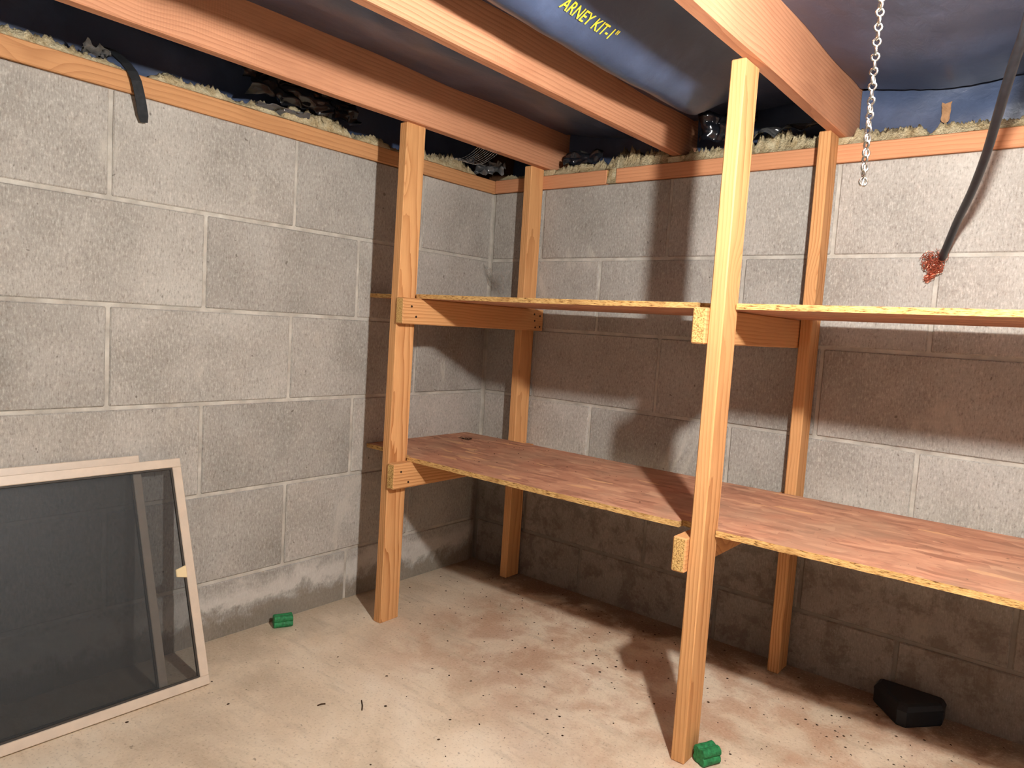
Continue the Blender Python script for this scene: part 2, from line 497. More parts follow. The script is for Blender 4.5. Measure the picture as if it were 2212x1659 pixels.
def grid_mesh(nu, nv, fn):
    V = [fn(i/(nu-1), j/(nv-1)) for j in range(nv) for i in range(nu)]
    F = [(j*nu+i, j*nu+i+1, (j+1)*nu+i+1, (j+1)*nu+i) for j in range(nv-1) for i in range(nu-1)]
    return V, F

def nz(x, y, z, s=1.0):
    return noise.noise(Vector((x*s, y*s, z*s)))

# ------------------------------------------------------------------ room shell
H = 0.3048
ZT = 1.724
ZJ = [ZT, 1.4214, 1.1166, 0.8118, 0.5070, 0.2022, -0.10]   # course joints, top to bottom
XMAX, YMIN = 3.6, -3.6
floor = bm_obj('floor', box_bm((-0.3, YMIN-0.2, -0.12), (XMAX+0.2, 0.3, 0.0), 0), 'floor', org=(1.9, -2, -0.12))
struct(floor, 'stained beige concrete basement floor')

wl = bm_obj('wall_left', box_bm((-0.20, YMIN, -0.10), (-0.006, 0.007, ZT), 0), 'mortar', org=(-0.1, -2.2, -0.1))
struct(wl, 'grey concrete block wall on the left')
wr = bm_obj('wall_right', box_bm((-0.20, 0.006, -0.10), (XMAX, 0.20, ZT), 0), 'mortar', org=(2.0, 0.1, -0.1))
struct(wr, 'grey concrete block wall behind the shelves')
wb = bm_obj('wall_back', box_bm((-0.2, YMIN-0.2, -0.10), (XMAX, YMIN, 2.035), 0), 'bounce_wall', org=(2, YMIN-0.1, -0.1))
struct(wb, 'unseen grey wall behind the camera')
ws = bm_obj('wall_side', box_bm((XMAX, YMIN-0.2, -0.10), (XMAX+0.2, 0.2, 2.035), 0), 'bounce_wall', org=(XMAX+0.1, -2.2, -0.1))
struct(ws, 'unseen grey wall at the far right')
ce = bm_obj('ceiling', box_bm((-0.2, YMIN-0.2, 2.036), (XMAX+0.2, 0.2, 2.06), 0), 'subfloor', org=(2, -2, 2.036))
struct(ce, 'dark subfloor boards above the joists')

BM_CACHE = {}
def block_mesh(length, height):
    key = (round(length, 3), round(height, 3))
    if key not in BM_CACHE:
        b = box_bm((0, 0, 0), (length, 0.03, height), 0.0035)
        me = bpy.data.meshes.new('block')
        b.to_mesh(me); b.free()
        me.materials.append(MAT['block'])
        BM_CACHE[key] = me
    return BM_CACHE[key]

MJ = 0.0062   # half a mortar joint
def lay(wall, side, odd, even, smax):
    for c in range(6):
        z0, z1 = ZJ[c+1]+MJ, ZJ[c]-(MJ if c else 0.0)
        first = odd if c % 2 == 0 else even
        edges = [0.0] + [first + k*2*H for k in range(12) if first + k*2*H < smax] + [smax]
        for a, b in zip(edges[:-1], edges[1:]):
            a2 = a + (MJ if a > 0 else 0.011); b2 = b - MJ
            if b2-a2 < 0.02: continue
            o = bpy.data.objects.new('block', block_mesh(b2-a2, z1-z0))
            COL.objects.link(o)
            o.parent = wall
            pr_ = random.uniform(-0.0012, 0.0012)
            if side == 'L':      # plane x = 0, runs towards -y
                w = Vector((pr_, -a2, z0)); o.rotation_euler = (0, 0, -math.pi/2)
                # local +x -> world -y ; local +y -> world +x : shift so the face is at x = pr_
                w.x = pr_ - 0.03
            else:                # plane y = 0, runs towards +x
                w = Vector((a2, pr_, z0))
            o.location = w - wall.location
lay(wl, 'L', 0.442, 0.764, -YMIN)
lay(wr, 'R', 0.291, 0.603, XMAX)

# ------------------------------------------------------------------ sill plates
PZ = 1.783
def wobble_edge(o, amt, seed):
    for v in o.data.vertices:
        c = v.co
        c.z += amt*nz(c.x*1.3+seed, c.y*1.3, seed)
def subdiv_box(name, lo, hi, axis, n, mat, parent=None, bevel=0.003, amt=0.002, seed=0.0, endmat=None):
    b = box_bm(lo, hi, bevel)
    L = hi[axis]-lo[axis]
    for k in range(1, n):
        co = [0, 0, 0]; co[axis] = lo[axis]+L*k/n
        no = [0, 0, 0]; no[axis] = 1
        bmesh.ops.bisect_plane(b, geom=list(b.verts)+list(b.edges)+list(b.faces), plane_co=co, plane_no=no)
    for v in b.verts:
        t = v.co[axis]
        for i in range(3):
            if i != axis: v.co[i] += amt*nz(t*2.1+seed, i*7.7, seed+3.1)
    mats = [mat]
    if endmat:
        mats.append(endmat)
        b.faces.ensure_lookup_table(); b.normal_update()
        for f in b.faces:
            if abs(f.normal[axis]) > 0.9: f.material_index = 1
    return bm_obj(name, b, mats, parent)

o = subdiv_box('sill_plate', (-0.16, YMIN+0.02, ZT+0.001), (0.010, 0.0, PZ), 1, 24, 'plate_y', amt=0.0025, seed=1.0)
tag(o, 'long reddish wooden sill plate lying along the top of the left block wall', 'sill plate')
o = subdiv_box('sill_plate', (0.011, -0.011, ZT+0.001), (0.612, 0.16, PZ), 0, 8, 'plate_x', amt=0.002, seed=4.0, endmat='end')
tag(o, 'short reddish wooden sill plate on the right wall beside the corner', 'sill plate')
o = subdiv_box('sill_plate', (0.655, -0.011, ZT+0.001), (XMAX, 0.16, PZ), 0, 30, 'plate_x', amt=0.002, seed=6.0, endmat='end')
tag(o, 'long reddish wooden sill plate on the right wall behind both right posts', 'sill plate')
o = box('rim_board', (-0.2, 0.161, ZT+0.002), (XMAX, 0.198, 2.034), 'rim'); tag(o, 'dark rim board closing the joist ends over the right wall', 'rim board')
o = box('rim_board', (-0.198, YMIN, ZT+0.002), (-0.161, 0.159, 2.034), 'rim'); tag(o, 'dark rim board above the left block wall', 'rim board')

# ------------------------------------------------------------------ joists
JB, JT = 1.810, 2.035
JX = [0.280, 0.890, 1.484, 2.100, 2.710, 3.320]
JLAB = ['reddish joist nearest the left wall, resting on the two left shelf posts',
        'reddish middle joist with dark nail stain, between the two post pairs',
        'knotty reddish joist resting on the two right shelf posts',
        'joist carrying the lit bulb, right of the hanging chain',
        'joist right of the lit bulb, out over the open floor',
        'joist closest to the far right wall']
joists = []
for i, x in enumerate(JX):
    o = subdiv_box('floor_joist', (x, YMIN+0.01, JB), (x+0.038, 0.155, JT), 1, 20, 'joist', bevel=0.003, amt=0.003, seed=i*2.3)
    tag(o, JLAB[i], 'joist', 'floor joists overhead')
    joists.append(o)

# ------------------------------------------------------------------ shelving unit
unit = tag(empty('shelving_unit', (0.87, -0.40, 0.0)), 'built-in wooden shelving unit with four posts and two strand board shelves', 'shelving')
def post(x0, y0, lean, leany, ztop, seed):
    b = box_bm((x0, y0, 0.0), (x0+0.0385, y0+0.0885, ztop), 0.003)
    for k in range(1, 12):
        bmesh.ops.bisect_plane(b, geom=list(b.verts)+list(b.edges)+list(b.faces), plane_co=(0, 0, ztop*k/12), plane_no=(0, 0, 1))
    for v in b.verts:
        f = v.co.z/ztop
        v.co.x += lean*f + 0.0015*nz(v.co.z*1.7, seed, 0); v.co.y += leany*f + 0.0015*nz(v.co.z*1.7, seed, 5)
    return bm_obj('post', b, 'post', unit)
post(0.2405, -0.817, 0.021, 0.0, JB, 1)
post(1.4530, -0.810, 0.008, 0.0, JB, 2)
post(0.2470, -0.097, 0.003, 0.0, JB, 3)
post(1.4570, -0.099, 0.006, 0.0, JB, 4)
ledgers = []
def ledger(x0, y0, y1, z0, z1, tilt, seed):
    b = box_bm((x0, y0, z0), (x0+0.038, y1, z1), 0.0035)
    for v in b.verts:
        v.co.z += tilt*(v.co.y-y0)/(y1-y0)
    b.normal_update()
    for f in b.faces:
        if abs(f.normal.y) > 0.9: f.material_index = 1
    o = bm_obj('crosspiece', b, ['cross', 'end'], unit)
    ledgers.append(o)
    return o
UZ, LZ = 1.2025, 0.6055
la = ledger(0.2935, -0.825, -0.004, UZ-0.093, UZ, 0.0, 1)
lb = ledger(0.2875, -0.825, -0.004, LZ-0.093, LZ, 0.0, 2)
lc = ledger(1.4200, -0.825, -0.004, UZ-0.093, UZ, 0.0, 3)
ld = ledger(1.4165, -0.825, -0.004, LZ-0.093, LZ, 0.0, 4)
def nail(parent, x, y, z):
    n = 8; r = 0.0042
    V = [(x+0.0015, y+r*math.cos(2*math.pi*k/n), z+r*math.sin(2*math.pi*k/n)) for k in range(n)] + \
        [(x-0.004, y+r*math.cos(2*math.pi*k/n), z+r*math.sin(2*math.pi*k/n)) for k in range(n)]
    F = [tuple(range(n)), tuple(reversed(range(n, 2*n)))] + [(k, n+k, n+(k+1) % n, (k+1) % n) for k in range(n)]
    mesh_obj('nail', V, F, 'nail', parent)
for y, z in ((-0.785, UZ-0.030), (-0.762, UZ-0.066), (-0.070, UZ-0.022), (-0.030, UZ-0.028), (-0.066, UZ-0.05), (-0.028, UZ-0.075), (-0.06, UZ-0.078)):
    nail(la, 0.3315, y, z)
for y, z in ((-0.792, LZ-0.030), (-0.755, LZ-0.072)):
    nail(lb, 0.3255, y, z)

def shelf_board(z0, th, outline, seed, sag):
    b = bmesh.new()
    vs_ = [b.verts.new((x, y, z0)) for x, y in outline]
    f = b.faces.new(vs_)
    b.normal_update()
    if f.normal.z > 0: f.normal_flip()
    r = bmesh.ops.extrude_face_region(b, geom=[f])
    top = [g for g in r['geom'] if isinstance(g, bmesh.types.BMVert)]
    bmesh.ops.translate(b, verts=top, vec=(0, 0, th))
    bmesh.ops.recalc_face_normals(b, faces=b.faces)
    for k in range(1, 40):
        bmesh.ops.bisect_plane(b, geom=list(b.verts)+list(b.edges)+list(b.faces), plane_co=(k*2.56/40, 0, 0), plane_no=(1, 0, 0))
    for v in b.verts:
        x = v.co.x
        if 0.33 < x < 1.42: v.co.z -= sag*math.sin(math.pi*(x-0.33)/1.09)
        if x > 1.5: v.co.z += 0.004*(x-1.5)/0.6
        if v.co.y < -0.68: v.co.y += 0.0025*nz(x*9, seed, 0)+0.0015*nz(x*40, seed, 2)
    b.normal_update()
    for fc in b.faces:
        if abs(fc.normal.z) < 0.7: fc.material_index = 1
    return bm_obj('shelf_board', b, ['osb', 'osb_edge'], unit, org=(1.28, -0.37, z0))
YF = -0.742
shelf_board(UZ+0.0005, 0.0155, [(0.004, -0.704), (0.2395, -0.704), (0.2395, -0.722), (0.306, -0.722), (0.306, YF), (1.392, YF), (1.392, -0.718),
                         (1.500, -0.718), (1.500, YF), (2.56, YF), (2.56, -0.112), (0.004, -0.106)], 1.0, 0.002)
shelf_board(LZ+0.0005, 0.0165, [(0.004, -0.690), (0.2395, -0.690), (0.2395, -0.722), (0.300, -0.722), (0.300, YF), (1.390, YF), (1.390, -0.718),
                         (1.497, -0.718), (1.497, YF), (2.56, YF), (2.56, -0.112), (0.004, -0.106)], 2.0, 0.002)

# ------------------------------------------------------------------ vapour barrier sheets between the joists
def bay_profile(kind):
    def f(u, y, x):
        if kind == 'text':      # droops beside the middle joist, printed belly
            a = 1.955
            belly = math.exp(-((u-0.37)/0.21)**2)
            fade = min(1.0, max(0.0, (-0.06-y)/0.25))
            return a + 0.03*u - 0.105*fade*belly*(1.0-0.25*math.sin(y*2.0+0.4)) + 0.010*nz(x*4, y*2.5, 1.7)
        if kind == 'right':
            return 1.985 - 0.03*math.sin(math.pi*u) - 0.05*max(0, u-0.75) + 0.014*nz(x*3, y*3, 5.1)
        return 1.975 - 0.035*math.sin(math.pi*u) + 0.016*nz(x*4, y*2.5, 9.3)
    return f
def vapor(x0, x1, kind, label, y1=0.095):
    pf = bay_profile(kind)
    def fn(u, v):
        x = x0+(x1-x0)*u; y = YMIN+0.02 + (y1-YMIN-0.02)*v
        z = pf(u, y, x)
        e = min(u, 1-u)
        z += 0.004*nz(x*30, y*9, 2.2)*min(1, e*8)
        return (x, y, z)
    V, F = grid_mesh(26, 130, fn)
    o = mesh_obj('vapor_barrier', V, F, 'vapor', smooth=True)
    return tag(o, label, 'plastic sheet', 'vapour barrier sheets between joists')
G = 0.0385
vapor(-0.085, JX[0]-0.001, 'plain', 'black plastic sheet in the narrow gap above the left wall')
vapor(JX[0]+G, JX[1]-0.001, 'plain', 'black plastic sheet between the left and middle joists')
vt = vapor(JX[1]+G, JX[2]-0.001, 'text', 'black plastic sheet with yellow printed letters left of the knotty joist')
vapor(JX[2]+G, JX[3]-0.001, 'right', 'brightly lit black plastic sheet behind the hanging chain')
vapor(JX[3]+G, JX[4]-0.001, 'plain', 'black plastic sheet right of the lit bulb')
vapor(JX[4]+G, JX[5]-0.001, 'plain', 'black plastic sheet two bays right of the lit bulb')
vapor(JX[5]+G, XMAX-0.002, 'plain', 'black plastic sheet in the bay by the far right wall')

# yellow print on the sheet
def text_on_sheet(body, x0, y0, size, length, parent):
    cu = bpy.data.curves.new('print', 'FONT')
    cu.body = body; cu.size = 1.0; cu.shear = 0.25; cu.resolution_u = 3; cu.offset = 0.012
    tmp = bpy.data.objects.new('print_tmp', cu); COL.objects.link(tmp)
    bpy.context.view_layer.update()
    me0 = bpy.data.meshes.new_from_object(tmp.evaluated_get(bpy.context.evaluated_depsgraph_get()))
    bpy.data.objects.remove(tmp); 
    b = bmesh.new(); b.from_mesh(me0); bpy.data.meshes.remove(me0)
    w = max(v.co.x for v in b.verts)
    bmesh.ops.triangulate(b, faces=b.faces)
    pf = bay_profile('text')
    xa, xb = JX[1]+G, JX[2]-0.001
    for v in b.verts:
        tx, ty = v.co.x, v.co.y
        x = x0 + ty*size; y = y0 + tx/w*length
        u = (x-xa)/(xb-xa)
        v.co = (x, y, pf(u, y, x) - 0.0055)
    return bm_obj('printed_lettering', b, 'yellow', parent)
TXO = text_on_sheet('ARNEY KIT-1"', 1.195, -1.172, 0.030, 0.235, vt)

# ------------------------------------------------------------------ insulation and plastic at the wall tops
def wool(name, x0, x1, y0, y1, z0, h, seed, label, group='insulation tufts on the wall tops', along='x', jag=1.0):
    def fn(u, v):
        x = x0+(x1-x0)*(u if along == 'x' else v); y = y0+(y1-y0)*(v if along == 'x' else u)
        e = min(1, 6*min(v, 1-v))**0.5
        e2 = min(1, 9*min(u, 1-u))**0.5
        q = 0.62 + 0.62*nz(x*7+seed, y*9, seed) + 0.5*abs(nz(x*26, y*22+seed, 3))*jag + 0.55*(abs(nz(x*70, y*60+seed, 6))-0.15)*jag + 0.30*nz(x*170, y*140, seed+1)*jag
        z = z0 + max(0.002, h*q)*e*e2
        k = 0.010*nz(x*14, y*14, seed+8)*e2
        return (x + (k if along == 'y' else 0), y + (k if along == 'x' else 0), z)
    nu = max(10, int(abs((x1-x0) if along == 'x' else (y1-y0))*260)); nv = 20
    V, F = grid_mesh(nu, nv, fn)
    base = len(V)
    V += [(v[0], v[1], z0) for v in V]
    F += [tuple(i+base for i in reversed(f)) for f in F]
    # side skirts
    ring = [i for i in range(nu)] + [j*nu+nu-1 for j in range(1, nv)] + [(nv-1)*nu+i for i in range(nu-2, -1, -1)] + [j*nu for j in range(nv-2, 0, -1)]
    for a, b in zip(ring, ring[1:]+ring[:1]):
        F.append((b, a, a+base, b+base))
    o = mesh_obj(name, V, F, 'wool', smooth=True)
    return tag(o, label, 'insulation', group)

wool('insulation_tuft', 0.335, 0.600, -0.006, 0.10, PZ, 0.045, 1.0, 'tan insulation tuft on the right wall just right of the left joist end')
wool('insulation_tuft', 0.600, 0.880, -0.008, 0.11, PZ, 0.085, 2.0, 'tall pale insulation tuft on the right wall left of the middle joist end')
wool('insulation_tuft', 0.935, 1.200, -0.006, 0.10, PZ, 0.050, 3.0, 'insulation tuft on the right wall right of the middle joist end')
wool('insulation_tuft', 1.200, 1.475, -0.010, 0.11, PZ, 0.070, 4.0, 'pale yellow insulation tuft between the two right shelf posts')
wool('insulation_tuft', 1.525, 1.760, -0.010, 0.11, PZ, 0.050, 5.0, 'ragged insulation tuft behind the hanging chain')
wool('insulation_tuft', 1.760, 2.090, -0.012, 0.10, PZ, 0.040, 6.0, 'ragged insulation tuft behind the black hose')
wool('insulation_tuft', 2.142, 2.690, -0.008, 0.10, PZ, 0.045, 6.5, 'insulation tuft on the right wall right of the bulb joist')
wool('insulation_tuft', 0.613, 0.654, -0.016, 0.06, ZT+0.002, 0.085, 7.0, 'insulation poking through the gap between the two right sill plates')
wool('insulation_tuft', -0.09, 0.006, -2.60, -1.62, PZ, 0.030, 8.0, 'long flat insulation strip on the left wall left of the black strap', along='y')
wool('insulation_tuft', -0.09, 0.006, -1.56, -1.12, PZ, 0.032, 9.0, 'low insulation strip on the left wall right of the black strap', along='y')
wool('insulation_tuft', -0.09, 0.008, -1.12, -0.82, PZ, 0.055, 10.0, 'insulation tuft under the crumpled black plastic on the left wall', along='y')
wool('insulation_tuft', -0.09, 0.008, -0.80, -0.56, PZ, 0.030, 11.0, 'insulation tuft on the left wall behind the front left post', along='y')
wool('insulation_tuft', -0.09, 0.012, -0.55, -0.14, PZ, 0.050, 12.0, 'pale insulation strip on the left wall between front post and corner', along='y')
wool('insulation_tuft', 0.015, 0.24, 0.0, 0.11, PZ, 0.022, 13.0, 'thin insulation tuft in the corner behind the back left post')
# sealer strips the joists bear on
for i, x in enumerate(JX[:5]):
    o = box('sill_sealer', (x-0.02, 0.0, PZ+0.0005), (x+0.058, 0.154, JB-0.0005), 'wool', bevel=0.003)
    tag(o, ['sealer pad under the left joist end', 'sealer pad under the middle joist end', 'sealer pad under the knotty joist end',
            'sealer pad under the bulb joist end', 'sealer pad under the joist right of the bulb'][i], 'sealer')

# vertical black plastic behind the tufts
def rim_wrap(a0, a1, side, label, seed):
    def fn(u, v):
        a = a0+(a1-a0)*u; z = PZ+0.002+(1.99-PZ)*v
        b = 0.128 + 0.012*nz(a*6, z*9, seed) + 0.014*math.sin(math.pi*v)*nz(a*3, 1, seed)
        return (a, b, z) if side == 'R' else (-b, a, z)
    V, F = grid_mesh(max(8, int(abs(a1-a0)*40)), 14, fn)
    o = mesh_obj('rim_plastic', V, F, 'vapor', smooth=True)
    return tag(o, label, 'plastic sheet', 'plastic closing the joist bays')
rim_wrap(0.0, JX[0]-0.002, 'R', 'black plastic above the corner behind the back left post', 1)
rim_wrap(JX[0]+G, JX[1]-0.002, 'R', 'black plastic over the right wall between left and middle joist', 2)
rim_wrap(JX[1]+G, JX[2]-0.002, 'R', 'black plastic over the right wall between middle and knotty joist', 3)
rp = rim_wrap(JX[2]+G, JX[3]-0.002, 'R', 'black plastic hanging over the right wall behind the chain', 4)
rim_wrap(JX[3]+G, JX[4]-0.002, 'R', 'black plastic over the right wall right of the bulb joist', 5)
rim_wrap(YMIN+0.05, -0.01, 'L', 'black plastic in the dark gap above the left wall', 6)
# torn kraft paper flap
V, F = grid_mesh(5, 8, lambda u, v: (1.770+0.028*u+0.008*nz(v*3, u, 2)-0.010*v*(u-0.5), 0.100-0.004*v+0.004*nz(u*5, v*5, 1), 1.905-0.062*v+0.012*abs(u-0.5)))
Vb = V + [(x, y+0.0015, z) for x, y, z in V]; n_ = len(V)
F = F + [tuple(i+n_ for i in reversed(f)) for f in F]
o = mesh_obj('paper_scrap', Vb, F, 'paper'); tag(o, 'small tan paper tear showing on the black plastic left of the hose', 'paper')

# crumpled plastic
def crumple(name, cx, cy, cz, ax, ay, az, seed, mat, label, nu=34, nv=20, fold=1.0, group=None):
    def fn(u, v):
        p = Vector((0, 0, 0)) + Vector(ax)*(u-0.5) + Vector(ay)*(v-0.5)
        d = 0.95*abs(nz(u*3.2, v*1.7, seed)) + 0.30*abs(nz(u*6.5, v*3.5, seed+3)) + 0.07*abs(nz(u*14, v*9, seed+7))
        s = nz(u*4, v*4, seed+11)*0.012
        p += Vector(az)*d*fold + Vector((s, -s, s*0.5))
        return (cx+p.x, cy+p.y, cz+p.z)
    V, F = grid_mesh(nu, nv, fn)
    o = mesh_obj(name, V, F, mat, smooth=True)
    return tag(o, label, 'plastic sheet', group)
crumple('crumpled_plastic', -0.020, -1.03, 1.880, (0.02, 0.44, 0.0), (-0.03, 0.0, 0.105), (0.10, 0.0, 0.02), 3.0, 'wrap',
        'crumpled shiny black plastic above the left wall, left of the front left post', 60, 26)
crumple('crumpled_plastic', 0.035, -0.075, 1.815, (0.13, 0.06, 0.0), (0.0, 0.02, 0.05), (0.02, -0.05, 0.03), 5.0, 'clear',
        'small crumpled clear plastic in the top corner', 26, 14)
crumple('crumpled_plastic', 1.115, -0.005, 1.885, (0.20, 0.03, 0.0), (0.0, 0.02, 0.10), (0.0, -0.07, 0.02), 7.0, 'wrap',
        'shiny black plastic roll hanging right of the middle joist end', 34, 22)
crumple('crumpled_plastic', 1.345, 0.0, 1.850, (0.27, 0.0, 0.02), (0.0, 0.05, 0.035), (0.0, -0.03, 0.03), 9.0, 'clear',
        'crumpled clear plastic on the insulation between the right posts', 46, 12)
crumple('crumpled_plastic', 0.000, -1.115, 1.798, (0.0, 0.20, 0.0), (0.03, 0.0, 0.022), (0.012, 0.0, 0.02), 12.0, 'clear',
        'strip of clear plastic on the left sill plate under the black crumple', 34, 8)
crumple('crumpled_plastic', -0.008, -1.70, 1.812, (0.0, 0.07, 0.0), (0.03, 0.0, 0.02), (0.012, 0.0, 0.02), 14.0, 'clear',
        'shred of clear plastic on the left sill plate beside the black strap', 20, 8)
crumple('crumpled_plastic', 0.48, 0.01, 1.84, (0.18, 0.0, 0.0), (0.0, 0.03, 0.05), (0.0, -0.03, 0.02), 16.0, 'wrap',
        'black plastic fold right of the left joist end', 28, 12)

# ------------------------------------------------------------------ black strap over the left plate
def ribbon(pts, width_dir, w, th):
    pts = [Vector(p) for p in pts]; wd = Vector(width_dir).normalized()
    V, F = [], []
    n = len(pts)
    for i, p in enumerate(pts):
        d = (pts[min(i+1, n-1)]-pts[max(i-1, 0)]).normalized()
        nn = d.cross(wd).normalized()
        ww = w*(1.0 if i < n-1 else 0.7)
        for a, b in ((-1, -1), (1, -1), (1, 1), (-1, 1)):
            V.append(p + wd*a*ww/2 + nn*b*th/2)
    for i in range(n-1):
        for k in range(4):
            F.append((i*4+k, i*4+(k+1) % 4, (i+1)*4+(k+1) % 4, (i+1)*4+k))
    F.append((3, 2, 1, 0)); F.append(tuple((n-1)*4+k for k in range(4)))
    return V, F
sp_ = [(-0.07, -1.665, 1.850), (-0.045, -1.650, 1.842), (-0.02, -1.637, 1.824), (0.005, -1.626, 1.803), (0.020, -1.615, 1.782),
       (0.027, -1.606, 1.758), (0.029, -1.598, 1.725), (0.026, -1.590, 1.695), (0.021, -1.583, 1.668), (0.016, -1.578, 1.650)]
V, F = ribbon(sp_, (0.25, 0.95, 0.12), 0.027, 0.005)
o = mesh_obj('rubber_strap', V, F, 'strap'); tag(o, 'black strap hanging over the left sill plate down the block wall', 'strap')

# ------------------------------------------------------------------ window screens leaning on the left wall
def screen_panel(name, B, d, T, width, z_off, label, w=0.027, th=0.014, tab=False):
    """B lower outer corner nearest the shelves, d unit vector along the bottom rail, T upper outer corner."""
    B, d, T = Vector(B), Vector(d), Vector(T)
    upv = (T-B); hgt = upv.length; upv.normalize()
    n = d.cross(upv).normalized()
    if n.x < 0: n = -n
    root = empty(name, B + d*width/2)
    tag(root, label, 'window screen', 'window screens on the left wall')
    def bar(nm, a0, a1, b0, b1, mat, n0=-th/2, n1=th/2, parent=root, bev=0.0018):
        b = box_bm((a0, b0, n0), (a1, b1, n1), bev)
        for v in b.verts:
            v.co = B + d*v.co.x + upv*v.co.y + n*v.co.z
        bmesh.ops.recalc_face_normals(b, faces=b.faces)
        return bm_obj(nm, b, mat, parent)
    bar('bottom_rail', 0, width, 0.0, w, 'frame')
    bar('top_rail', 0, width, hgt-w, hgt, 'frame')
    bar('stile', 0, w, w, hgt-w, 'frame')
    bar('stile', width-w, width, w, hgt-w, 'frame')
    s = 0.006
    for a0, a1, b0, b1 in ((w, width-w, w, w+s), (w, width-w, hgt-w-s, hgt-w), (w, w+s, w+s, hgt-w-s), (width-w-s, width-w, w+s, hgt-w-s)):
        bar('spline', a0, a1, b0, b1, 'frame_in', -0.003, 0.0045, bev=0.0008)
    V = [B + d*a + upv*b + n*0.0 for a, b in ((w, w), (width-w, w), (width-w, hgt-w), (w, hgt-w))]
    mo = mesh_obj('mesh_panel', V, [(0, 1, 2, 3)], 'screen', root)
    if tab:
        b = box_bm((w-0.002, hgt*0.468, 0.002), (w+0.030, hgt*0.522, 0.008), 0.002)
        for v in b.verts:
            if v.co.x > w+0.01: v.co.y = hgt*0.495 + (v.co.y-hgt*0.495)*0.62
            v.co = B + d*v.co.x + upv*v.co.y + n*v.co.z
        bmesh.ops.recalc_face_normals(b, faces=b.faces)
        t_ = bm_obj('pull_tab', b, 'tab', root); t_['label'] = 'cream pull tab'
    return root
Bf = Vector((0.269, -1.468, 0.004)); df = Vector((-0.019, -1.0, 0)).normalized()
Tf = Vector((0.040, -1.464, 0.650))
uf = (Tf-Bf).normalized(); nf = df.cross(uf)
if nf.x < 0: nf = -nf
screen_panel('window_screen', Bf, df, Tf, 0.98, 0, 'almond framed window screen leaning in front, with cream pull tab', tab=True)
Br = Bf + df*0.113 - nf*0.0165; Br.z = 0.004
Br = Br + Vector((-0.004, 0, 0))
Tr = Br + uf*0.702
screen_panel('window_screen', Br, df, Tr, 0.98, 0, 'almond framed window screen leaning behind the tabbed one', w=0.024)

# ------------------------------------------------------------------ green bait blocks
def bait(loc, ang, length, r, label):
    prof = []
    n = 40
    for k in range(n):
        a = 2*math.pi*k/n
        q = max(abs(math.cos(a)), abs(math.sin(a)))
        rr = r*min(1/q, 1.18)
        rr *= 1 - 0.16*math.exp(-((math.sin(2*a)*0 + ((a % (math.pi/2))-math.pi/4*0))/0.14)**2) if False else 1.0
        g = min(abs(((a - c + math.pi) % (2*math.pi)) - math.pi) for c in (0, math.pi/2, math.pi, 3*math.pi/2))
        rr *= 1 - 0.20*math.exp(-(g/0.17)**2)
        prof.append((rr*math.cos(a), rr*math.sin(a)))
    V, F = [], []
    rows = [(-0.5, 0.90), (-0.46, 1.0), (-0.15, 1.0), (0.15, 1.0), (0.46, 1.0), (0.5, 0.90)]
    ca, sa = math.cos(ang), math.sin(ang)
    for t, s in rows:
        for px, pz in prof:
            lx, ly, lz = t*length, px*s, pz*s
            jit = 0.0012*nz(lx*80+ang*9, ly*80, lz*80)
            V.append((loc[0]+ca*lx-sa*(ly+jit), loc[1]+sa*lx+ca*(ly+jit), loc[2]+r+lz+jit))
    for i in range(len(rows)-1):
        for k in range(n):
            F.append((i*n+k, i*n+(k+1) % n, (i+1)*n+(k+1) % n, (i+1)*n+k))
    c0 = len(V); V.append((loc[0]+ca*(-0.5*length), loc[1]+sa*(-0.5*length), loc[2]+r))
    c1 = len(V); V.append((loc[0]+ca*(0.5*length), loc[1]+sa*(0.5*length), loc[2]+r))
    for k in range(n):
        F.append((c0, (k+1) % n, k)); F.append((c1, 5*n+k, 5*n+(k+1) % n))
    zmin = min(v[2] for v in V)
    V = [(a, b, c-zmin+loc[2]) for a, b, c in V]
    o = mesh_obj('bait_block', V, F, 'green')
    return tag(o, label, 'bait block', 'green bait blocks on the floor')
bait((0.060, -1.083, 0.0), math.atan2(0.075, 0.035), 0.066, 0.021, 'green ribbed bait block lying at the foot of the left wall')
bait((1.530, -0.752, 0.0), math.atan2(0.9, 0.42), 0.058, 0.0235, 'green ribbed bait block beside the foot of the front right post')

# ------------------------------------------------------------------ black bait station under the lower shelf
st = tag(empty('bait_station', (1.875, -0.08, 0.0)), 'black plastic corner bait station on the floor under the right shelf', 'bait station')
foot = [(1.782, -0.012), (1.782, -0.052), (1.868, -0.158), (1.895, -0.160), (1.975, -0.062), (1.975, -0.012)]
def prism(levels, name, mat, parent):
    V, F = [], []
    n = len(levels[0][1])
    for z, pts in levels:
        V += [(x, y, z) for x, y in pts]
    for i in range(len(levels)-1):
        for k in range(n):
            F.append((i*n+k, i*n+(k+1) % n, (i+1)*n+(k+1) % n, (i+1)*n+k))
    F.append(tuple(reversed(range(n)))); F.append(tuple((len(levels)-1)*n+k for k in range(n)))
    return mesh_obj(name, V, F, mat, parent)
def shrink(pts, f, cy=-0.012):
    cx = sum(p[0] for p in pts)/len(pts); 
    return [(cx+(x-cx)*f, cy+(y-cy)*f) for x, y in pts]
prism([(0.0, shrink(foot, 0.97)), (0.006, foot), (0.044, foot)], 'base_box', 'blackbox', st)
prism([(0.044, shrink(foot, 1.015)), (0.050, shrink(foot, 1.015)), (0.062, shrink(foot, 0.93)), (0.066, shrink(foot, 0.84))], 'lid', 'blackbox', st)

